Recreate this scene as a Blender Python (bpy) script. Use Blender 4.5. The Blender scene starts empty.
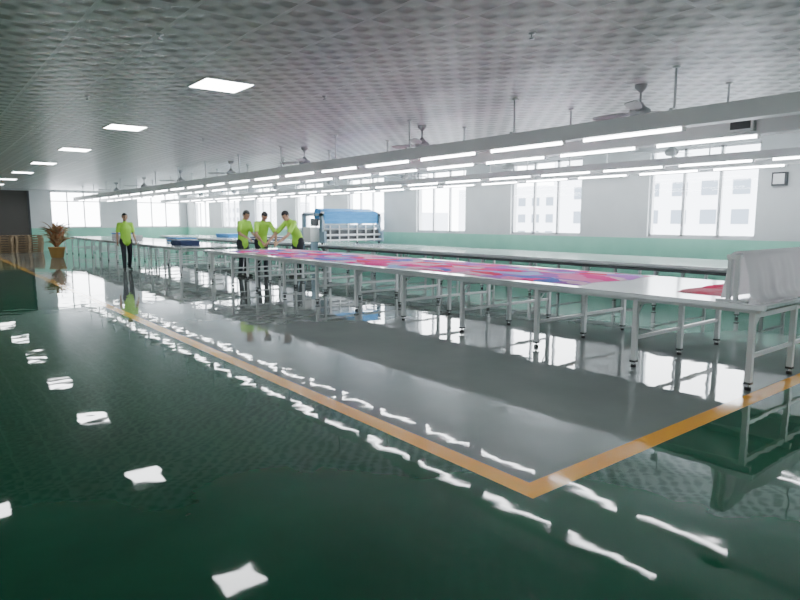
import bpy, bmesh, math, random
from mathutils import Vector, Matrix, Euler
random.seed(7)
scn = bpy.context.scene
COL = scn.collection
CEIL = 3.15
WX = 12.8
FY = 36.5

# ------------------------------------------------------------------ materials
def new_mat(name, color=(0.8,0.8,0.8), rough=0.5, metal=0.0, spec=None, emit=None, estr=0.0, coat=0.0):
    m = bpy.data.materials.new(name); m.use_nodes = True
    b = m.node_tree.nodes['Principled BSDF']
    b.inputs['Base Color'].default_value = (*color, 1)
    b.inputs['Roughness'].default_value = rough
    b.inputs['Metallic'].default_value = metal
    if spec is not None: b.inputs['Specular IOR Level'].default_value = spec
    if coat: b.inputs['Coat Weight'].default_value = coat
    if emit:
        b.inputs['Emission Color'].default_value = (*emit, 1)
        b.inputs['Emission Strength'].default_value = estr
    return m

def N(m, t, **kw):
    n = m.node_tree.nodes.new(t)
    for k, v in kw.items():
        if k in n.inputs: n.inputs[k].default_value = v
        else: setattr(n, k, v)
    return n
def L(m, a, b): m.node_tree.links.new(a, b)
def P(m): return m.node_tree.nodes['Principled BSDF']

def noisy(m, c1, c2, scale=5.0, detail=4.0, stretch=(1,1,1)):
    tc = N(m, 'ShaderNodeTexCoord'); mp = N(m, 'ShaderNodeMapping')
    mp.inputs['Scale'].default_value = stretch
    L(m, tc.outputs['Object'], mp.inputs['Vector'])
    n = N(m, 'ShaderNodeTexNoise'); n.inputs['Scale'].default_value = scale; n.inputs['Detail'].default_value = detail
    L(m, mp.outputs[0], n.inputs['Vector'])
    r = N(m, 'ShaderNodeValToRGB')
    r.color_ramp.elements[0].position = 0.3; r.color_ramp.elements[0].color = (*c1, 1)
    r.color_ramp.elements[1].position = 0.7; r.color_ramp.elements[1].color = (*c2, 1)
    L(m, n.outputs['Fac'], r.inputs[0]); L(m, r.outputs[0], P(m).inputs['Base Color'])
    return mp

def floor_mat(name, c1, c2, rough, spec=0.5):
    m = new_mat(name, c1, rough, spec=spec)
    mp = noisy(m, c1, c2, 0.8, 5)
    # gentle self-levelling epoxy waviness
    n2 = N(m, 'ShaderNodeTexNoise'); n2.inputs['Scale'].default_value = 2.6; n2.inputs['Detail'].default_value = 1.6
    L(m, mp.outputs[0], n2.inputs['Vector'])
    b = N(m, 'ShaderNodeBump'); b.inputs['Strength'].default_value = 1.0; b.inputs['Distance'].default_value = 0.0023
    L(m, n2.outputs['Fac'], b.inputs['Height']); L(m, b.outputs[0], P(m).inputs['Normal'])
    n3 = N(m, 'ShaderNodeTexNoise'); n3.inputs['Scale'].default_value = 1.3; n3.inputs['Detail'].default_value = 6
    L(m, mp.outputs[0], n3.inputs['Vector'])
    mr = N(m, 'ShaderNodeMapRange'); mr.inputs['To Min'].default_value = rough*0.6; mr.inputs['To Max'].default_value = rough*1.6
    L(m, n3.outputs['Fac'], mr.inputs['Value']); L(m, mr.outputs[0], P(m).inputs['Roughness'])
    return m

M_green = floor_mat('epoxy_green', (0.004,0.075,0.036), (0.011,0.125,0.064), 0.028)
M_gray = floor_mat('epoxy_gray', (0.20,0.235,0.225), (0.26,0.295,0.28), 0.022)
M_yellow = floor_mat('line_paint_yellow', (0.95,0.40,0.02), (1.0,0.48,0.03), 0.08)
M_wall = new_mat('wall_paint_white', (0.66,0.69,0.70), 0.7); noisy(M_wall, (0.58,0.61,0.62),(0.65,0.68,0.69), 1.5)
M_mint = new_mat('wainscot_mint', (0.32,0.66,0.53), 0.45); noisy(M_mint, (0.25,0.60,0.47),(0.30,0.66,0.52), 2)
M_white = new_mat('white_powdercoat', (0.80,0.82,0.83), 0.35)
M_top = new_mat('laminate_top', (0.66,0.69,0.70), 0.16, coat=0.3); noisy(M_top, (0.66,0.69,0.70),(0.72,0.75,0.76), 3)
M_alu = new_mat('aluminium', (0.7,0.72,0.74), 0.4, 0.6)
M_frame = new_mat('window_frame_white', (0.6,0.62,0.64), 0.4)
M_black = new_mat('black_rubber', (0.02,0.02,0.022), 0.5)
M_dark = new_mat('dark_metal', (0.06,0.065,0.07), 0.45, 0.3)
M_fan = new_mat('fan_enamel', (0.45,0.46,0.47), 0.4)
M_tube = new_mat('led_tube', (1,1,1), 0.4, emit=(0.96,0.98,1.0), estr=24)
M_panel = new_mat('led_panel', (1,1,1), 0.4, emit=(0.96,0.98,1.0), estr=20)
M_shutter = new_mat('shutter_dark', (0.09,0.085,0.08), 0.6)
M_wood = new_mat('pallet_wood', (0.42,0.27,0.12), 0.7); noisy(M_wood, (0.24,0.17,0.10),(0.36,0.26,0.16), 8, stretch=(1,8,1))

# ceiling: embossed metal tiles in a 0.6 grid
M_ceil = new_mat('ceiling_tile', (0.5,0.52,0.53), 0.38, spec=0.5)
def build_ceiling_mat(m):
    tc = N(m,'ShaderNodeTexCoord'); sp = N(m,'ShaderNodeSeparateXYZ'); L(m, tc.outputs['Object'], sp.inputs[0])
    def math_(op, a, b=None):
        n = N(m,'ShaderNodeMath'); n.operation = op
        for i, v in enumerate((a,b)):
            if v is None: continue
            if isinstance(v,(int,float)): n.inputs[i].default_value = v
            else: L(m, v, n.inputs[i])
        return n.outputs[0]
    x, y = sp.outputs[0], sp.outputs[1]
    def w(c, per, ph=0.0): return math_('SINE', math_('ADD', math_('MULTIPLY', c, 2*math.pi/per), ph))
    # diamond lattice: rotated checks with alternating emphasis
    a_ = math_('ADD', x, y); b_ = math_('SUBTRACT', x, y)
    chk = math_('MULTIPLY', w(x,0.3), w(y,0.3))
    chk2 = math_('MULTIPLY', w(a_,0.3,0.8), w(b_,0.3,0.8))
    pat = math_('ADD', math_('MULTIPLY', chk, 0.45), math_('MULTIPLY', chk2, 0.14))
    pat = math_('ADD', pat, 0.5)
    r = N(m,'ShaderNodeValToRGB'); r.color_ramp.elements[0].color=(0.40,0.42,0.42,1); r.color_ramp.elements[1].color=(0.84,0.86,0.86,1)
    r.color_ramp.elements[0].position=0.3; r.color_ramp.elements[1].position=0.7
    L(m, pat, r.inputs[0])
    def seam(c):
        f = math_('FRACT', math_('DIVIDE', math_('ADD', c, 60.0), 0.6))
        return math_('LESS_THAN', math_('ABSOLUTE', math_('SUBTRACT', f, 0.5)), 0.47)
    g = math_('MULTIPLY', seam(x), seam(y))
    mx = N(m,'ShaderNodeMix'); mx.data_type='RGBA'
    L(m, g, mx.inputs['Factor']); mx.inputs[6].default_value=(0.84,0.86,0.87,1); L(m, r.outputs[0], mx.inputs[7])
    L(m, mx.outputs[2], P(m).inputs['Base Color'])
    b = N(m,'ShaderNodeBump'); b.inputs['Strength'].default_value=0.6; b.inputs['Distance'].default_value=0.008
    L(m, math_('ADD', pat, g), b.inputs['Height']); L(m, b.outputs[0], P(m).inputs['Normal'])
build_ceiling_mat(M_ceil)

# window glass (thin)
M_glass = bpy.data.materials.new('window_glass'); M_glass.use_nodes=True
nt = M_glass.node_tree; nt.nodes.clear()
o = nt.nodes.new('ShaderNodeOutputMaterial'); mx = nt.nodes.new('ShaderNodeMixShader'); t=nt.nodes.new('ShaderNodeBsdfTransparent'); g=nt.nodes.new('ShaderNodeBsdfGlossy')
g.inputs['Roughness'].default_value=0.02; mx.inputs[0].default_value=0.05; t.inputs[0].default_value=(0.97,0.99,1,1)
nt.links.new(t.outputs[0],mx.inputs[1]); nt.links.new(g.outputs[0],mx.inputs[2]); nt.links.new(mx.outputs[0],o.inputs[0])

# ------------------------------------------------------------------ mesh builder
class MB:
    def __init__(s): s.v=[]; s.f=[]; s.mi=[]; s.mats=[]; s.sm=[]
    def m(s, mat):
        if mat not in s.mats: s.mats.append(mat)
        return s.mats.index(mat)
    def raw(s, verts, faces, mat, smooth=False):
        o=len(s.v); s.v += [tuple(v) for v in verts]; i=s.m(mat)
        for f in faces: s.f.append([a+o for a in f]); s.mi.append(i); s.sm.append(smooth)
    def box(s, a, b, mat, M=None):
        x0,y0,z0=a; x1,y1,z1=b
        vs=[Vector(p) for p in ((x0,y0,z0),(x1,y0,z0),(x1,y1,z0),(x0,y1,z0),(x0,y0,z1),(x1,y0,z1),(x1,y1,z1),(x0,y1,z1))]
        if M is not None: vs=[M@v for v in vs]
        s.raw(vs,[(0,3,2,1),(4,5,6,7),(0,1,5,4),(1,2,6,5),(2,3,7,6),(3,0,4,7)],mat)
    def cyl(s, p, q, r, mat, n=12, r2=None, smooth=True):
        p=Vector(p); q=Vector(q); d=(q-p).normalized()
        u=d.orthogonal().normalized(); w=d.cross(u)
        if r2 is None: r2=r
        vs=[];
        for c,rr in ((p,r),(q,r2)):
            for i in range(n):
                a=2*math.pi*i/n; vs.append(c+u*math.cos(a)*rr+w*math.sin(a)*rr)
        s.raw(vs,[(i,(i+1)%n,n+(i+1)%n,n+i) for i in range(n)],mat,smooth)
        s.raw(vs,[tuple(range(n))[::-1],tuple(range(n,2*n))],mat,False)
    def lathe(s, c, prof, mat, n=20, smooth=True):
        vs=[]; 
        for r,z in prof:
            for i in range(n):
                a=2*math.pi*i/n; vs.append((c[0]+r*math.cos(a),c[1]+r*math.sin(a),c[2]+z))
        fs=[]
        for k in range(len(prof)-1):
            for i in range(n):
                fs.append((k*n+i,k*n+(i+1)%n,(k+1)*n+(i+1)%n,(k+1)*n+i))
        fs.append(tuple(range(n))[::-1]); fs.append(tuple((len(prof)-1)*n+i for i in range(n)))
        s.raw(vs,fs,mat,smooth)
    def ell(s, c, r, mat, R=None, nu=12, nv=8):
        vs=[]; c=Vector(c)
        for j in range(1,nv):
            ph=math.pi*j/nv
            for i in range(nu):
                a=2*math.pi*i/nu
                p=Vector((r[0]*math.sin(ph)*math.cos(a), r[1]*math.sin(ph)*math.sin(a), r[2]*math.cos(ph)))
                if R is not None: p=R@p
                vs.append(c+p)
        tp=Vector((0,0,r[2])); 
        if R is not None: tp=R@tp
        vs+= [c+tp, c-tp]; T=len(vs)-2; B=T+1; fs=[]
        for j in range(nv-2):
            for i in range(nu): fs.append((j*nu+i,(j+1)*nu+i,(j+1)*nu+(i+1)%nu,j*nu+(i+1)%nu))
        for i in range(nu):
            fs.append((T,i,(i+1)%nu)); k=(nv-2)*nu; fs.append((B,k+(i+1)%nu,k+i))
        s.raw(vs,fs,mat,True)
    def obj(s, name, bevel=0.0):
        me=bpy.data.meshes.new(name); me.from_pydata(s.v,[],s.f)
        for m_ in s.mats: me.materials.append(m_)
        me.polygons.foreach_set('material_index',s.mi); me.polygons.foreach_set('use_smooth',s.sm)
        me.update(); o=bpy.data.objects.new(name,me); COL.objects.link(o)
        if bevel:
            b=o.modifiers.new('bevel','BEVEL'); b.width=bevel; b.segments=2; b.limit_method='ANGLE'
        return o

# ------------------------------------------------------------------ room shell
X0,Y0=-10.0,-7.0
LX,LY,LW=2.61,2.09,0.15
fl=MB()
def quad(x0,y0,x1,y1,mat): fl.raw([(x0,y0,0),(x1,y0,0),(x1,y1,0),(x0,y1,0)],[(0,1,2,3)],mat)
quad(X0,Y0,LX,FY,M_green); quad(LX,Y0,WX,LY,M_green)
quad(LX,LY,LX+LW,FY,M_yellow); quad(LX+LW,LY,WX,LY+LW,M_yellow)
quad(LX+LW,LY+LW,WX,FY,M_gray)
fl.obj('floor')
c=MB(); c.box((X0,Y0,CEIL),(WX,FY,CEIL+0.15),M_ceil); c.obj('ceiling')

SILL,HEAD=1.2,3.07
wins=[(5.05+4.0*k, 7.3+4.0*k) for k in range(-3,8)]
fill_wins=[wins[i] for i in (1,4)]  # unseen left-wall windows, added to brighten the room side of things
def wall_x(name, x, thick, wlist, ya, yb):
    w=MB(); a,b=(x,x+thick) if thick>0 else (x+thick,x)
    w.box((a,ya,0),(b,yb,SILL-0.03),M_mint)
    w.box((a,ya,SILL-0.03),(b,yb,SILL),M_wall)
    w.box((a,ya,HEAD),(b,yb,CEIL),M_wall)
    y=ya
    for (p,q) in wlist:
        w.box((a,y,SILL),(b,p,HEAD),M_wall); y=q
    w.box((a,y,SILL),(b,yb,HEAD),M_wall)
    return w.obj(name)
wall_x('wall_right', WX, 0.25, wins, Y0, FY)
wall_x('wall_left', X0, -0.25, fill_wins, Y0, FY)
# far wall (y = FY) with two windows and a shutter door
fw=MB(); fwins=[(5.7,8.1),(10.0,12.4)]
fw.box((4.75,FY,0),(WX+0.25,FY+0.25,SILL-0.03),M_mint); fw.box((4.75,FY,SILL-0.03),(WX+0.25,FY+0.25,SILL),M_wall)
x=4.75
for p,q in fwins: fw.box((x,FY,SILL),(p,FY+0.25,HEAD),M_wall); x=q
fw.box((x,FY,SILL),(WX+0.25,FY+0.25,HEAD),M_wall)
fw.box((X0-0.25,FY,HEAD),(WX+0.25,FY+0.25,CEIL),M_wall)
fw.box((X0-0.25,FY,0),(4.75,FY+0.25,HEAD),M_wall)
fw.obj('wall_far')
d=MB(); DY=FY-0.16
d.box((-1.0,DY+0.1,0),(4.75,DY+0.15,HEAD),M_shutter)
for k in range(38): 
    z=0.02+k*0.08; d.box((-0.98,DY+0.07,z),(4.73,DY+0.1,z+0.06),M_shutter)
d.box((-1.0,DY+0.03,0),(-0.9,DY+0.1,HEAD),M_dark); d.box((4.65,DY+0.03,0),(4.75,DY+0.1,HEAD),M_dark)
d.obj('door_1')
nw=MB(); nw.box((X0-0.25,Y0-0.25,0),(WX+0.25,Y0,CEIL),M_wall); nw.obj('wall_near')

def window(name, axis, pos, a, b, out):
    """axis 'x': window in plane x=pos spanning y a..b ; out=+1 outward"""
    w=MB(); t=0.05; d0,d1=(pos+0.07*out,pos+0.13*out)
    lo,hi=min(d0,d1),max(d0,d1)
    def bx(s0,z0,s1,z1,ex=0.0):
        if axis=='x': w.box((lo-ex,s0,z0),(hi+ex,s1,z1),M_frame)
        else: w.box((s0,lo-ex,z0),(s1,hi+ex,z1),M_frame)
    bx(a,SILL,a+t,HEAD); bx(b-t,SILL,b,HEAD); bx(a,SILL,b,SILL+t); bx(a,HEAD-t,b,HEAD)
    zt=HEAD-0.5; bx(a,zt-0.025,b,zt+0.025)
    n=3
    for k in range(1,n):
        s=a+(b-a)*k/n; bx(s-0.03,SILL,s+0.03,HEAD)
    mid=(lo+hi)/2
    if axis=='x': w.raw([(mid,a,SILL),(mid,b,SILL),(mid,b,HEAD),(mid,a,HEAD)],[(0,1,2,3)],M_glass)
    else: w.raw([(a,mid,SILL),(b,mid,SILL),(b,mid,HEAD),(a,mid,HEAD)],[(0,1,2,3)],M_glass)
    w.obj(name)
    # daylight portal (sampling aid for the sky through the opening)
    ld=bpy.data.lights.new('daylight_portal','AREA'); ld.shape='RECTANGLE'; ld.size=b-a; ld.size_y=HEAD-SILL
    ld.cycles.is_portal=True
    lo_=bpy.data.objects.new('daylight_portal',ld); COL.objects.link(lo_)
    m=(a+b)/2; z=(SILL+HEAD)/2; p=pos+0.2*out
    if axis=='x':
        lo_.location=(p,m,z); lo_.rotation_euler=Vector((-out,0,0)).to_track_quat('-Z','Z').to_euler()
    else:
        lo_.location=(m,p,z); lo_.rotation_euler=Vector((0,-out,0)).to_track_quat('-Z','Z').to_euler()
i=1
for p,q in wins: window('window_%d'%i,'x',WX,p,q,1); i+=1
for p,q in fwins: window('window_%d'%i,'y',FY,p,q,1); i+=1
for p,q in fill_wins: window('window_%d'%i,'x',X0,p,q,-1); i+=1  # added out-of-view windows letting in fill daylight

# ------------------------------------------------------------------ ceiling panels
for (px) in (3.0,0.6,-1.8,-4.2):
    for k in range(-2,7):
        y=7.2+4.2*k
        if px!=3.0 and k<1: continue
        b=MB(); b.box((px-0.3,y-0.3,CEIL-0.012),(px+0.3,y+0.3,CEIL),M_frame)
        b.box((px-0.28,y-0.28,CEIL-0.016),(px+0.28,y+0.28,CEIL-0.011),M_panel)
        b.obj('ceiling_panel_light')

# ------------------------------------------------------------------ linear light rows
def light_row(x, y0, y1, tube0, z=2.5, switch=False, hh=0.15):
    r=MB()
    r.box((x-0.06,y0,z+0.035),(x+0.06,y1,z+hh),M_white)
    r.box((x-0.085,y0,z+0.02),(x+0.085,y1,z+0.04),M_white)
    y=tube0
    while y+1.2<y1:
        r.cyl((x,y,z),(x,y+1.2,z),0.015,M_tube,8)
        r.box((x-0.02,y-0.03,z-0.02),(x+0.02,y,z+0.03),M_white); r.box((x-0.02,y+1.2,z-0.02),(x+0.02,y+1.23,z+0.03),M_white)
        y+=1.5
    y=y0+0.2
    while y<y1:
        r.cyl((x,y,z+0.14),(x,y,CEIL),0.014,M_alu,8); r.cyl((x,y,CEIL-0.02),(x,y,CEIL),0.04,M_white,10)
        r.box((x-0.07,y-0.02,z+hh),(x+0.07,y+0.02,z+hh+0.02),M_alu)
        y+=2.2
    if switch:
        r.box((x-0.13,3.05,z+0.06),(x-0.06,3.33,z+0.22),M_white)
        r.box((x-0.135,3.08,z+0.085),(x-0.13,3.30,z+0.195),M_dark)
    r.obj('pendant_light_row')
light_row(6.38,1.0,34.0,3.3,hh=0.2)
light_row(7.6,1.0,34.0,3.05,switch=True,hh=0.2)
light_row(10.6,1.0,34.0,1.3)
light_row(11.9,1.0,34.0,1.3)

# ------------------------------------------------------------------ ceiling fans
def fan(x,y,rot):
    f=MB(); zb=2.84
    f.lathe((x,y,CEIL-0.09),[(0.02,0),(0.07,0.05),(0.075,0.09)],M_fan)
    f.cyl((x,y,zb+0.08),(x,y,CEIL-0.05),0.014,M_fan,10)
    f.lathe((x,y,zb-0.09),[(0.03,0),(0.09,0.015),(0.125,0.06),(0.12,0.11),(0.06,0.15),(0.025,0.2)],M_fan)
    for k in range(3):
        a=rot+k*2*math.pi/3; R=Matrix.Rotation(a,4,'Z'); T=Matrix.Translation((x,y,zb))@R@Matrix.Rotation(math.radians(12),4,'X')
        f.box((0.1,-0.018,-0.004),(0.24,0.018,0.004),M_alu,T)
        vs=[];pts=[(0.2,0.05),(0.32,0.068),(0.5,0.078),(0.66,0.072),(0.70,0.045)]
        top=[Vector((px_,w_,0.004)) for px_,w_ in pts]+[Vector((px_,-w_,0.004)) for px_,w_ in reversed(pts)]
        bot=[v-Vector((0,0,0.008)) for v in top]; n=len(top)
        vs=[T@v for v in top+bot]
        f.raw(vs,[tuple(range(n)),tuple(range(n,2*n))[::-1]]+[(i,n+i,n+(i+1)%n,(i+1)%n) for i in range(n)],M_fan)
    f.obj('ceiling_fan')
for k in range(7): fan(6.9,4.1+4.0*k,math.radians(-38)+0.25*k)
for k in range(7): fan(11.25,6.0+4.0*k,0.9*k)

# sprinkler heads
def sprinkler(x,y):
    s=MB(); s.lathe((x,y,CEIL-0.05),[(0.022,0),(0.022,0.006),(0.008,0.01),(0.008,0.035),(0.03,0.04),(0.03,0.05)],M_alu,12); s.obj('fire_sprinkler')
for p in ((4.3,3.6),(4.3,7.0),(1.9,8.9),(4.6,12.0),(8.9,6.0),(8.9,11.0),(1.8,5.6)): sprinkler(*p)

# ------------------------------------------------------------------ cutting tables
TZ=0.80
def table(name,xa,xb,ya,yb,frames,rail=False):
    t=MB()
    t.box((xa,ya,TZ-0.03),(xb,yb,TZ),M_top)
    t.box((xa-0.004,ya-0.004,TZ-0.045),(xa+0.03,yb+0.004,TZ-0.002),M_alu)
    t.box((xb-0.03,ya-0.004,TZ-0.045),(xb+0.004,yb+0.004,TZ-0.002),M_alu)
    xs=[xa+0.08,(xa+xb)/2,xb-0.12]
    for xx in xs: t.box((xx-0.02,ya+0.05,TZ-0.085),(xx+0.02,yb-0.05,TZ-0.03),M_white)
    for y in frames:
        t.box((xs[0],y-0.02,TZ-0.13),(xs[2],y+0.02,TZ-0.085),M_white)
        for xx in xs:
            t.box((xx-0.025,y-0.025,0.07),(xx+0.025,y+0.025,TZ-0.085),M_white)
            t.cyl((xx,y,0.012),(xx,y,0.075),0.009,M_alu,8)
            t.cyl((xx,y,0.0),(xx,y,0.03),0.028,M_black,12)
            t.box((xx-0.03,y-0.03,0.055),(xx+0.03,y+0.03,0.075),M_black)
        t.box((xs[0],y-0.015,0.30),(xs[2],y+0.015,0.335),M_white)
        # gusset braces
        for xx,sg in ((xs[0],1),(xs[2],-1)):
            t.cyl((xx+0.02*sg,y,TZ-0.24),(xx+0.14*sg,y,TZ-0.12),0.01,M_white,6)
    if rail:
        t.box((xa-0.05,ya,TZ-0.12),(xa-0.005,yb,TZ-0.07),M_dark)
    return t.obj(name)
def rng(a,b,s):
    r=[];y=a
    while y<b: r.append(y); y+=s
    return r
table('cutting_table',5.84,7.95,2.18,15.5,[2.3]+rng(3.45,15.5,1.31))
table('cutting_table',5.84,7.95,17.4,33.0,rng(17.6,33.0,1.38))
table('cutting_table',10.1,12.2,1.2,33.0,rng(1.4,33.0,1.4),rail=True)

# printed fabric spread on near table
M_print=new_mat('printed_fabric',(0.8,0.3,0.4),0.8)
tc=N(M_print,'ShaderNodeTexCoord'); mp=N(M_print,'ShaderNodeMapping'); mp.inputs['Scale'].default_value=(1.6,0.75,1)
L(M_print,tc.outputs['Object'],mp.inputs['Vector'])
nz=N(M_print,'ShaderNodeTexNoise'); nz.inputs['Scale'].default_value=1.5; L(M_print,mp.outputs[0],nz.inputs['Vector'])
mxv=N(M_print,'ShaderNodeVectorMath'); mxv.operation='MULTIPLY_ADD'; L(M_print,nz.outputs['Color'],mxv.inputs[0]); mxv.inputs[1].default_value=(0.7,0.7,0); L(M_print,mp.outputs[0],mxv.inputs[2])
vo=N(M_print,'ShaderNodeTexVoronoi'); vo.inputs['Scale'].default_value=3.0; L(M_print,mxv.outputs[0],vo.inputs['Vector'])
sx=N(M_print,'ShaderNodeSeparateColor'); L(M_print,vo.outputs['Color'],sx.inputs[0])
rp=N(M_print,'ShaderNodeValToRGB'); rp.color_ramp.interpolation='CONSTANT'
cols=[(0.0,(0.85,0.10,0.35)),(0.18,(0.16,0.24,0.66)),(0.30,(0.90,0.30,0.55)),(0.48,(0.82,0.08,0.18)),(0.60,(0.42,0.56,0.86)),(0.70,(0.90,0.62,0.76)),(0.84,(0.50,0.20,0.62))]
rp.color_ramp.elements[0].color=(*cols[0][1],1); rp.color_ramp.elements[1].position=cols[1][0]; rp.color_ramp.elements[1].color=(*cols[1][1],1)
for p_,c_ in cols[2:]:
    e=rp.color_ramp.elements.new(p_); e.color=(*c_,1)
L(M_print,sx.outputs[0],rp.inputs[0]); L(M_print,rp.outputs[0],P(M_print).inputs['Base Color'])
P(M_print).inputs['Specular IOR Level'].default_value=0.0
def cloth(name,x0,x1,y0,y1,mat,z=TZ,h=0.018,wob=0.06,nx=14,ny=90):
    vs=[];fs=[]
    for j in range(ny+1):
        for i in range(nx+1):
            u=i/nx;v=j/ny; x=x0+(x1-x0)*u; y=y0+(y1-y0)*v
            ex=wob*math.sin(y*2.1)+wob*0.5*math.sin(y*5.3+1)
            if i==0: x+=ex
            if i==nx: x-=ex*0.7
            if j==0: y+=wob*math.sin(x*6)
            if j==ny: y-=wob*math.sin(x*5)
            zz=z+h+0.005*math.sin(x*9+math.sin(y*3))*math.sin(y*4.1)
            if i in(0,nx) or j in(0,ny): zz=z+0.002
            vs.append((x,y,zz))
    for j in range(ny):
        for i in range(nx):
            a=j*(nx+1)+i; fs.append((a,a+1,a+nx+2,a+nx+1))
    b=MB(); b.raw(vs,fs,mat,True); return b.obj(name)
cloth('printed_fabric',6.03,7.8,4.3,14.5,M_print)
M_mag=new_mat('magenta_fabric',(0.65,0.05,0.16),0.8,spec=0.0); noisy(M_mag,(0.75,0.04,0.13),(0.8,0.40,0.45),4)
cloth('magenta_fabric',6.3,7.7,2.75,3.25,M_mag,ny=12,h=0.02)

# white fabric draped over a stand across the table end
M_cloth=new_mat('white_cloth',(0.88,0.87,0.89),0.85,spec=0.2)
# fabric lets some daylight through
ntc=M_cloth.node_tree; tr=ntc.nodes.new('ShaderNodeBsdfTranslucent'); tr.inputs[0].default_value=(0.9,0.89,0.9,1)
ms=ntc.nodes.new('ShaderNodeMixShader'); ms.inputs[0].default_value=0.45
ntc.links.new(P(M_cloth).outputs[0],ms.inputs[1]); ntc.links.new(tr.outputs[0],ms.inputs[2])
ntc.links.new(ms.outputs[0],[n for n in ntc.nodes if n.type=='OUTPUT_MATERIAL'][0].inputs[0])
r=MB(); yb=2.50
for xx in (5.93,7.86):
    r.box((xx-0.02,yb-0.14,TZ),(xx+0.02,yb+0.14,TZ+0.02),M_white)
    r.box((xx-0.02,yb-0.05,TZ+0.02),(xx+0.02,yb-0.015,TZ+0.44),M_white)
    r.box((xx-0.02,yb+0.015,TZ+0.02),(xx+0.02,yb+0.05,TZ+0.44),M_white)
    r.box((xx-0.025,yb-0.06,TZ+0.4),(xx+0.025,yb+0.06,TZ+0.44),M_white)
r.cyl((5.9,yb,TZ+0.43),(7.9,yb,TZ+0.43),0.02,M_alu,12)
# cloth profile (front skirt sweeps out on to the table)
prof=[(-0.27,TZ+0.006),(-0.22,TZ+0.008),(-0.175,TZ+0.02),(-0.145,TZ+0.06)]
for k in range(9): t_=k/8; prof.append((-0.13+0.07*t_-0.012*math.sin(math.pi*t_),TZ+0.10+t_*0.32))
for k in range(1,7):
    a=math.pi*(1-k/6); prof.append((0.06*math.cos(a),TZ+0.42+0.05*math.sin(a)))
for k in range(1,10): t_=k/9; prof.append((0.06+0.05*t_,TZ+0.42-t_*0.40))
nx=60;vs=[];fs=[]
for i in range(nx+1):
    x=5.985+(7.82-5.985)*i/nx
    for (dy,z) in prof:
        am=0.012*max(0,(TZ+0.46-z))/0.4
        vs.append((x,yb+dy+am*(math.sin(x*17+dy*6)+0.5*math.sin(x*41)),z))
npf=len(prof)
for i in range(nx):
    for k in range(npf-1): a=i*npf+k; fs.append((a,a+1,a+npf+1,a+npf))
r.raw(vs,fs,M_cloth,True)
r.obj('fabric_roll_stand')

# ------------------------------------------------------------------ spreading machine
M_blue=new_mat('blue_fabric',(0.06,0.32,0.62),0.6); noisy(M_blue,(0.03,0.26,0.62),(0.06,0.36,0.76),3,stretch=(1,1,6))
M_mach=new_mat('machine_blue_gray',(0.25,0.36,0.45),0.4)
s=MB()
xa,xb,ya,yb2=10.0,12.3,16.4,18.1
for xx in (xa,xb-0.08):
    s.box((xx,ya,TZ+0.06),(xx+0.08,yb2,TZ+0.42),M_mach)
    s.box((xx+0.01,ya+0.15,TZ+0.42),(xx+0.07,ya+0.32,TZ+0.98),M_mach)
    s.box((xx+0.01,yb2-0.45,TZ+0.42),(xx+0.07,yb2-0.28,TZ+0.98),M_mach)
    s.box((xx+0.01,ya+0.15,TZ+0.9),(xx+0.07,yb2-0.28,TZ+0.98),M_mach)
    for yy in (ya+0.2,yb2-0.2): s.cyl((xx+0.02,yy,TZ+0.05),(xx+0.06,yy,TZ+0.05),0.05,M_black,16)
for yy,zz,rr,mt in ((ya+0.24,TZ+0.98,0.05,M_alu),(yb2-0.36,TZ+0.98,0.05,M_alu),(ya+0.1,TZ+0.3,0.035,M_alu),(ya+0.05,TZ+0.14,0.03,M_alu),(ya+0.5,TZ+0.5,0.035,M_alu)):
    s.cyl((xa+0.04,yy,zz),(xb-0.04,yy,zz),rr,mt,16)
s.cyl((xa+0.12,ya+0.65,TZ+0.95),(xb-0.12,ya+0.65,TZ+0.95),0.19,M_blue,24)
s.cyl((xa-0.02,ya+0.65,TZ+0.95),(xb+0.02,ya+0.65,TZ+0.95),0.03,M_alu,12)
s.box((xa+0.12,ya+0.18,TZ+0.66),(xb-0.12,ya+0.19,TZ+1.03),M_blue)
Mx=Matrix.Translation((0,ya+0.2,TZ+1.03))@Matrix.Rotation(math.radians(12),4,'X')
s.box((xa+0.12,0,0),(xb-0.12,0.45,0.01),M_blue,Mx)
s.box((xa+0.1,ya+0.12,TZ+0.52),(xb-0.1,ya+0.14,TZ+0.62),M_mach)
s.box((xa+0.1,ya+0.14,TZ+0.12),(xb-0.1,ya+0.16,TZ+0.46),M_dark)
for k in range(6): s.box((xa+0.25+k*0.34,ya+0.06,TZ+0.08),(xa+0.28+k*0.34,ya+0.09,TZ+0.6),M_white)
s.box((xa-0.32,ya+0.3,TZ+0.1),(xa,ya+0.75,TZ+0.55),M_white); s.box((xa-0.30,ya+0.28,TZ+0.58),(xa-0.02,ya+0.33,TZ+0.82),M_dark)
s.box((xa-0.3,ya+0.3,0.1),(xa-0.05,ya+0.34,TZ+0.1),M_mach)
s.box((xa-0.42,yb2-0.7,0.25),(xa-0.08,yb2-0.1,0.3),M_dark); s.box((xa-0.12,yb2-0.6,0.25),(xa-0.07,yb2-0.55,TZ+0.1),M_mach); s.box((xa-0.12,yb2-0.25,0.25),(xa-0.07,yb2-0.2,TZ+0.1),M_mach)
s.obj('fabric_spreading_machine')

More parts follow.
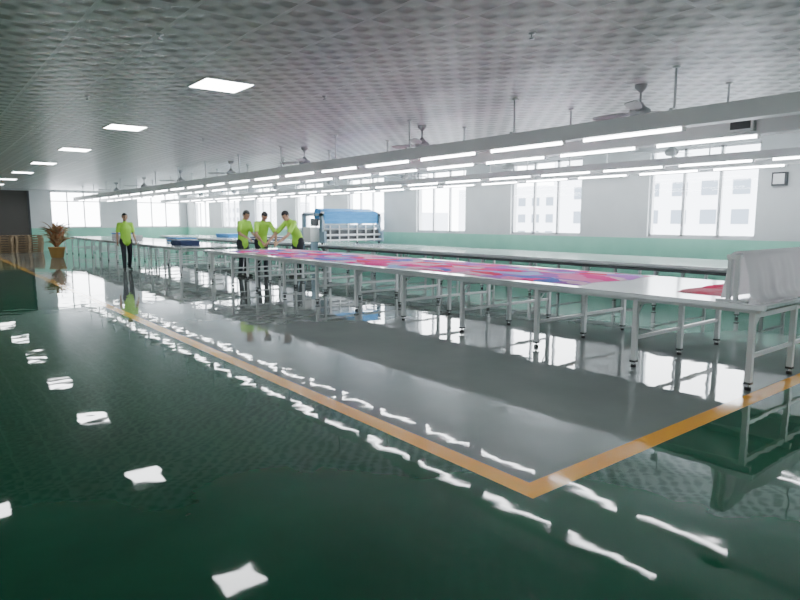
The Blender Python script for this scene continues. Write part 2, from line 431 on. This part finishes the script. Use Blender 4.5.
# fabric stacks further down the tables
M_navy=new_mat('navy_fabric',(0.03,0.05,0.13),0.85)
def stack(x,y,lx,ly,n,mats):
    s=MB(); z=TZ
    for k in range(n):
        dx=random.uniform(-.02,.02); dy=random.uniform(-.02,.02); h=random.uniform(.03,.05)
        s.box((x+dx,y+dy,z),(x+lx+dx,y+ly+dy,z+h),mats[k%len(mats)]); z+=h
    s.obj('folded_fabric_stack',0.012)
stack(6.3,18.6,0.6,0.9,4,[M_navy]); stack(7.0,21.0,0.7,1.2,4,[M_cloth,M_blue]); stack(6.2,25.0,0.8,1.4,5,[M_cloth]); stack(7.0,28.5,0.6,1.3,6,[M_blue,M_cloth])
stack(10.5,21.5,0.8,1.4,4,[M_navy,M_cloth]); stack(10.9,26,0.8,1.4,4,[M_blue])

# ------------------------------------------------------------------ pallets
p=MB()
def pallet(x,y,z,w=1.2,dp=1.0):
    for k in range(7): a=x+k*(w-0.1)/6; p.box((a,y,z+0.1),(a+0.1,y+dp,z+0.12),M_wood)
    for yy in (y,y+dp/2-0.045,y+dp-0.09):
        p.box((x,yy,z+0.08),(x+w,yy+0.09,z+0.1),M_wood); p.box((x,yy,z),(x+w,yy+0.09,z+0.018),M_wood)
        for xx in (x,x+w/2-0.06,x+w-0.12): p.box((xx,yy,z+0.018),(xx+0.12,yy+0.09,z+0.08),M_wood)
for k in range(7): pallet(2.6+random.uniform(-.03,.03),35.1,0.12*k)
for k in range(7): pallet(3.85+random.uniform(-.03,.03),35.1,0.12*k)
p.obj('wooden_pallet_stack')

# aluminium step ladder near the pallets
sl=MB(); lx,ly=5.15,32.2
for sx_ in (0,0.42):
    sl.cyl((lx+sx_,ly,0.02),(lx+0.05+sx_*0.76,ly+0.38,1.35),0.018,M_alu,8)
    sl.cyl((lx+sx_,ly+0.85,0.02),(lx+0.05+sx_*0.76,ly+0.46,1.33),0.014,M_alu,8)
    for yy in (ly,ly+0.85): sl.box((lx+sx_-0.025,yy-0.025,0),(lx+sx_+0.025,yy+0.025,0.04),M_black)
for k in range(1,5):
    t_=k/5; sl.box((lx+0.05*t_,ly+0.38*t_-0.04,1.35*t_-0.012),(lx+0.42-0.05*t_,ly+0.38*t_+0.05,1.35*t_+0.012),M_alu)
    sl.cyl((lx+0.05*t_,ly+0.85-0.39*t_,1.33*t_),(lx+0.42-0.05*t_,ly+0.85-0.39*t_,1.33*t_),0.01,M_alu,6)
sl.box((lx+0.03,ly+0.30,1.33),(lx+0.39,ly+0.5,1.37),M_alu)
sl.obj('step_ladder')

# ------------------------------------------------------------------ potted plant
M_pot=new_mat('pot_ochre',(0.42,0.24,0.07),0.5); M_leaf=new_mat('dry_leaf',(0.35,0.2,0.1),0.7); noisy(M_leaf,(0.50,0.18,0.09),(0.44,0.38,0.20),6)
M_soil=new_mat('soil',(0.06,0.04,0.03),0.9); M_stem=new_mat('stem',(0.3,0.22,0.12),0.8)
q=MB(); cx,cy=4.65,29.0
q.lathe((cx,cy,0),[(0.2,0),(0.24,0.03),(0.3,0.35),(0.33,0.42),(0.33,0.46),(0.29,0.46),(0.28,0.42)],M_pot)
q.lathe((cx,cy,0.40),[(0.28,0),(0.28,0.02)],M_soil)
for k in range(9):
    a=random.uniform(0,6.28); q.cyl((cx+0.05*math.cos(a),cy+0.05*math.sin(a),0.41),(cx+0.14*math.cos(a),cy+0.14*math.sin(a),random.uniform(0.8,1.1)),0.018,M_stem,6,0.01)
for k in range(150):
    a=random.uniform(0,6.28); b0=random.uniform(0.45,1.05); ln=random.uniform(0.4,0.75); up=random.uniform(0.8,2.2)
    w=random.uniform(0.03,0.06); vs=[]; fs=[]
    for j in range(7):
        t=j/6; rr=0.06+ln*t*0.9; z=b0+up*ln*(t-0.6*t*t*1.1); ww=w*math.sin(math.pi*(0.12+0.86*t))
        c_=Vector((cx+rr*math.cos(a),cy+rr*math.sin(a),z)); sd=Vector((-math.sin(a),math.cos(a),0.2))
        vs+=[c_-sd*ww,c_+sd*ww]
    for j in range(6): fs.append((2*j,2*j+1,2*j+3,2*j+2))
    q.raw(vs,fs,M_leaf,True)
q.obj('potted_palm')

# small wall box
wb=MB(); wb.box((WX-0.09,4.55,2.2),(WX,4.8,2.45),M_dark); wb.box((WX-0.1,4.58,2.23),(WX-0.09,4.77,2.42),M_white); wb.obj('wall_speaker')

# ------------------------------------------------------------------ people
M_skin=new_mat('skin',(0.50,0.29,0.19),0.55)
M_shirt=new_mat('hi_vis_shirt',(0.42,0.82,0.08),0.75)
M_trous=new_mat('dark_trousers',(0.025,0.028,0.038),0.8)
M_shoe=new_mat('shoe',(0.03,0.03,0.03),0.5); M_hair=new_mat('black_hair',(0.012,0.010,0.010),0.5)
M_eye=new_mat('eye',(0.02,0.015,0.01),0.2); M_lip=new_mat('lips',(0.42,0.17,0.14),0.5)

def remesh(mb, voxel, smooth=6):
    o=mb.obj('tmp'); md=o.modifiers.new('r','REMESH'); md.mode='VOXEL'; md.voxel_size=voxel; md.use_smooth_shade=True
    sm=o.modifiers.new('s','SMOOTH'); sm.iterations=smooth; sm.factor=0.5
    dg=bpy.context.evaluated_depsgraph_get(); me=bpy.data.meshes.new_from_object(o.evaluated_get(dg))
    vs=[v.co.copy() for v in me.vertices]; fs=[tuple(p_.vertices) for p_ in me.polygons]
    bpy.data.objects.remove(o); bpy.data.meshes.remove(me)
    return vs,fs
def capsule(mb,p,q,r0,r1,mat,flat=1.0,lat=None,step=0.014):
    """chain of overlapping ellipsoids; flat squeezes depth, lat is the wide axis"""
    p=Vector(p);q=Vector(q); n=max(2,int((q-p).length/step)); d=(q-p).normalized() if (q-p).length>1e-6 else Vector((0,0,1))
    R=None
    if lat is not None:
        x=(lat-d*lat.dot(d)).normalized(); y=d.cross(x); R=Matrix((x,y,d)).transposed()
    for i in range(n+1):
        t=i/n; r=r0+(r1-r0)*t; mb.ell(p.lerp(q,t),(r,r*flat,min(r,0.05) if flat!=1 else r),mat,R,12,8)
def hand(mb_list,wrist,d,nrm,side,curl):
    """palm + 4 unequal fingers + thumb; d fingers dir, nrm palm normal, side thumb direction"""
    h=MB(); d=d.normalized(); nrm=(nrm-d*nrm.dot(d)).normalized(); s_=d.cross(nrm)
    if s_.dot(side)<0: s_=-s_
    for j in range(5):
        off=(-0.028+j*0.014)
        capsule(h,wrist+s_*off*0.6,wrist+d*0.085+s_*off,0.014,0.012,M_skin,step=0.006)
    for off,ln in ((0.031,0.072),(0.010,0.080),(-0.011,0.074),(-0.031,0.058)):
        b=wrist+d*0.085+s_*off; dd=(d+s_*off*1.5).normalized(); c=b
        for k,fr in enumerate((0.45,0.3,0.25)):
            an=curl*(k+0.6); v=dd*math.cos(an)+nrm*math.sin(an); e=c+v*ln*fr
            capsule(h,c,e,0.009-0.0008*k,0.0082-0.0008*k,M_skin,step=0.005); c=e
    b=wrist+d*0.02+s_*0.028; v1=(d*0.75+s_*0.65+nrm*0.2).normalized(); e=b+v1*0.04; capsule(h,b,e,0.012,0.0105,M_skin,step=0.005)
    v2=(d*0.93+s_*0.25+nrm*0.25).normalized(); capsule(h,e,e+v2*0.032,0.010,0.008,M_skin,step=0.005)
    mb_list.append(remesh(h,0.0042,2))
def person(loc, face, lean=0.0, bow=0.1, turn=0.0, J=None, curl=0.35, scale=1.0, palm=(0,0,-1)):
    """local frame: +y forward, +x the person's right... joints can be overridden after leaning"""
    base={'pel':(0,0,0.94),'wai':(0,0.0,1.08),'che':(0,0.01,1.27),'nek':(0,-0.015,1.43),'hb':(0,0.0,1.52),
      'shR':(0.175,-0.01,1.40),'elR':(0.235,-0.03,1.12),'wrR':(0.25,0.07,0.88),
      'shL':(-0.175,-0.01,1.40),'elL':(-0.235,-0.03,1.12),'wrL':(-0.25,0.07,0.88),
      'hiR':(0.09,0,0.90),'knR':(0.10,0.03,0.49),'anR':(0.11,-0.02,0.085),'toR':(0.135,0.15,0.035),
      'hiL':(-0.09,0,0.90),'knL':(-0.10,0.03,0.49),'anL':(-0.11,-0.02,0.085),'toL':(-0.135,0.15,0.035)}
    Jt={k:Vector(v) for k,v in base.items()}
    piv=Vector((0,0,0.94)); 
    for k in Jt:
        if k in('wai','che','nek','hb','shR','elR','wrR','shL','elL','wrL'):
            f={'wai':0.6,'che':0.9}.get(k,1.0)
            Jt[k]=piv+Matrix.Rotation(-lean*f,3,'X')@(Jt[k]-piv)
    if J:
        for k,v in J.items(): Jt[k]=Vector(v)
    b=MB(); S=M_skin; X=Vector((1,0,0)); j=Jt; segs=[]
    def seg(a,c,r0,r1,lab,flat=1.0,lat=None):
        a=j[a] if isinstance(a,str) else a; c=j[c] if isinstance(c,str) else c
        capsule(b,a,c,r0,r1,S,flat,lat,0.02); segs.append((a,c,r0,r1,lab))
    seg('pel','wai',0.165,0.155,'shirt',0.68,X); seg('wai','che',0.155,0.172,'shirt',0.66,X)
    seg('che',j['che'].lerp(j['nek'],0.75),0.172,0.135,'shirt',0.62,X)
    hem=j['pel']+Vector((0,0,-0.06)); seg(hem,'pel',0.172,0.168,'shirt',0.70,X)
    seg('nek','hb',0.058,0.054,'skin')
    seg(j['nek']+(j['nek']-j['hb'])*0.35,'nek',0.09,0.062,'shirt')
    for s_ in 'RL':
        sh,el,wr=j['sh'+s_],j['el'+s_],j['wr'+s_]
        seg(j['nek'].lerp(j['che'],0.25),sh,0.075,0.066,'shirt')
        mid=sh.lerp(el,0.72); seg(sh,mid,0.064,0.060,'shirt'); seg(mid.lerp(sh,0.2),el,0.043,0.038,'skin'); seg(el,el.lerp(wr,0.35),0.038,0.040,'skin'); seg(el.lerp(wr,0.35),wr,0.040,0.026,'skin')
        hi,kn,an,to=j['hi'+s_],j['kn'+s_],j['an'+s_],j['to'+s_]
        seg(j['pel']+Vector((0,0,-0.09)),hi+Vector((0,0,-0.05)),0.10,0.098,'trous'); seg(hi,kn,0.098,0.066,'trous'); seg(kn,kn.lerp(an,0.3),0.066,0.064,'trous'); seg(kn.lerp(an,0.3),an+Vector((0,0,0.0)),0.064,0.052,'trous')
        heel=Vector((an.x,an.y-0.04,an.z-0.045)); seg(heel,to,0.040,0.034,'shoe')
    vs,fs=remesh(b,0.0135,5)
    lab2={'shirt':M_shirt,'skin':M_skin,'trous':M_trous,'shoe':M_shoe}
    groups={k:[] for k in lab2}
    for f in fs:
        c=sum((vs[i] for i in f),Vector())/len(f); best=None;bd=9
        for a,e,r0,r1,lab in segs:
            ab=e-a; t=max(0,min(1,(c-a).dot(ab)/max(ab.length_squared,1e-9)))
            dd=(c-(a+ab*t)).length-(r0+(r1-r0)*t)*(0.9 if lab=='shirt' else 1)
            if dd<bd: bd=dd;best=lab
        if best!='shoe' and c.z<0.075: best='shoe'
        groups[best].append(f)
    out=MB(); off=0; out.v=[tuple(v) for v in vs]
    for k,fl_ in groups.items():
        mi=out.m(lab2[k])
        for f in fl_: out.f.append(list(f)); out.mi.append(mi); out.sm.append(True)
    # hands
    hl=[]
    for s_,sg in (('R',1),('L',-1)):
        el,wr=j['el'+s_],j['wr'+s_]; d=(wr-el).normalized()
        pn=Vector(palm) if palm else Vector((-sg,0,0))
        hand(hl,wr-d*0.01,d,pn,Vector((0,1,0)) if not palm else Vector((-sg,0,0)),curl)
    for v_,f_ in hl: out.raw(v_,f_,M_skin,True)
    # head (local head frame at head base)
    h=MB(); h.ell((0,-0.005,0.115),(0.076,0.094,0.098),S,None,20,14); h.ell((0,0.022,0.06),(0.060,0.070,0.070),S,None,16,12)
    h.ell((0,0.062,0.015),(0.028,0.026,0.022),S); h.ell((0,0.096,0.075),(0.013,0.020,0.014),S); h.ell((0,0.088,0.095),(0.009,0.014,0.028),S)
    h.ell((0,0.07,0.125),(0.05,0.02,0.012),S); h.ell((0,0.085,0.040),(0.022,0.012,0.010),S)
    for sg in (1,-1):
        h.ell((sg*0.078,0.0,0.085),(0.010,0.020,0.032),S); h.ell((sg*0.04,0.062,0.075),(0.022,0.02,0.02),S)
    capsule(h,(0,0,-0.03),(0,0,0.05),0.050,0.052,S)
    hv,hf=remesh(h,0.006,3)
    HM=Matrix.Translation(j['hb'])@Matrix.Rotation(turn,4,'Z')@Matrix.Rotation(-bow-lean*0.6,4,'X')
    out.raw([HM@v for v in hv],hf,M_skin,True)
    tmp=MB(); tmp.ell((0,-0.012,0.122),(0.085,0.101,0.103),S,None,32,24)
    tv=[Vector(v) for v in tmp.v]
    ff=[]
    for f in tmp.f:
        c=sum((tv[i] for i in f),Vector())/len(f)
        if c.z>0.158 or (c.y<0.03 and c.z>0.115) or (c.y<-0.03 and c.z>0.045): ff.append(f)
    out.raw([HM@(v+Vector((0,0,0.003*math.sin(v.x*140)*math.sin(v.y*120)))) for v in tv],ff,M_hair,True)
    for sg in (1,-1):
        e=MB(); e.ell((sg*0.031,0.083,0.103),(0.012,0.006,0.006),S,None,10,6); out.raw([HM@Vector(v) for v in e.v],e.f,M_eye,True)
        e=MB(); e.ell((sg*0.031,0.090,0.124),(0.017,0.005,0.004),S,None,10,6); out.raw([HM@Vector(v) for v in e.v],e.f,M_hair,True)
    e=MB(); e.ell((0,0.097,0.042),(0.022,0.004,0.006),S,None,12,6); out.raw([HM@Vector(v) for v in e.v],e.f,M_lip,True)
    o=out.obj('worker'); zmin=min(v[2] for v in out.v)
    o.scale=(scale,)*3; o.location=(loc[0],loc[1],-zmin*scale)
    o.rotation_euler=(0,0,math.atan2(-face[0],face[1]))
    return o
# walking man
person((5.25,20.6),(-0.05,-1),J={'knR':(0.10,0.10,0.50),'anR':(0.10,0.12,0.085),'toR':(0.12,0.29,0.035),'knL':(-0.10,0.0,0.49),'anL':(-0.10,-0.16,0.10),'toL':(-0.12,0.0,0.035),
    'wrR':(0.25,0.02,0.88),'wrL':(-0.25,0.14,0.90)},palm=None,scale=1.03)
# at the end of the table
person((7.12,16.0),(0.45,-1),lean=0.18,bow=0.35,J={'elR':(0.25,0.12,1.13),'wrR':(0.18,0.33,1.02),'elL':(-0.25,0.12,1.13),'wrL':(-0.15,0.35,1.03)},scale=1.07)
person((7.64,15.92),(-0.1,-1),lean=0.40,bow=0.45,J={'elR':(0.26,0.38,1.10),'wrR':(0.20,0.60,0.92),'elL':(-0.26,0.38,1.10),'wrL':(-0.16,0.62,0.92)},scale=1.08)
# leaning over from the aisle side
person((8.35,15.1),(-1,-0.15),lean=0.55,bow=0.35,J={'elR':(0.25,0.52,1.04),'wrR':(0.20,0.74,0.88),'elL':(-0.26,0.50,1.04),'wrL':(-0.24,0.76,0.88)},scale=1.12)

# ------------------------------------------------------------------ outside
M_bld=new_mat('building_facade',(0.60,0.62,0.66),0.8); M_bwin=new_mat('building_glass',(0.12,0.15,0.19),0.3)
def building(x,y,w,dp,z1,fl_=3.2):
    b=MB(); b.box((x,y,-20),(x+dp,y+w,z1),M_bld)
    z=-18
    while z<z1-2.5:
        yy=y+1
        while yy<y+w-2: b.box((x-0.05,yy,z),(x+0.05,yy+1.8,z+1.6),M_bwin); yy+=3.4
        z+=fl_
    b.obj('office_building')
building(70,24,30,15,9.5); building(95,62,22,20,7); building(120,95,30,20,10); building(110,140,40,20,4); building(90,190,40,20,8)
g=MB(); g.box((13.5,-300,-20.2),(700,600,-20),M_bld); g.obj('outside_ground')

w=bpy.data.worlds.new('overcast_sky'); scn.world=w; w.use_nodes=True
bg=w.node_tree.nodes['Background']; bg.inputs[0].default_value=(0.96,0.98,1.0,1); bg.inputs[1].default_value=15.0

# ------------------------------------------------------------------ camera
cd=bpy.data.cameras.new('camera'); cd.sensor_width=36; cd.lens=27.45; cd.clip_end=2000
cam=bpy.data.objects.new('camera',cd); COL.objects.link(cam); cam.location=(0,0,1.55)
yaw=math.radians(38.4); pit=math.radians(7.4)
dv=Vector((math.sin(yaw)*math.cos(pit),math.cos(yaw)*math.cos(pit),-math.sin(pit)))
cam.rotation_euler=dv.to_track_quat('-Z','Y').to_euler()
scn.camera=cam
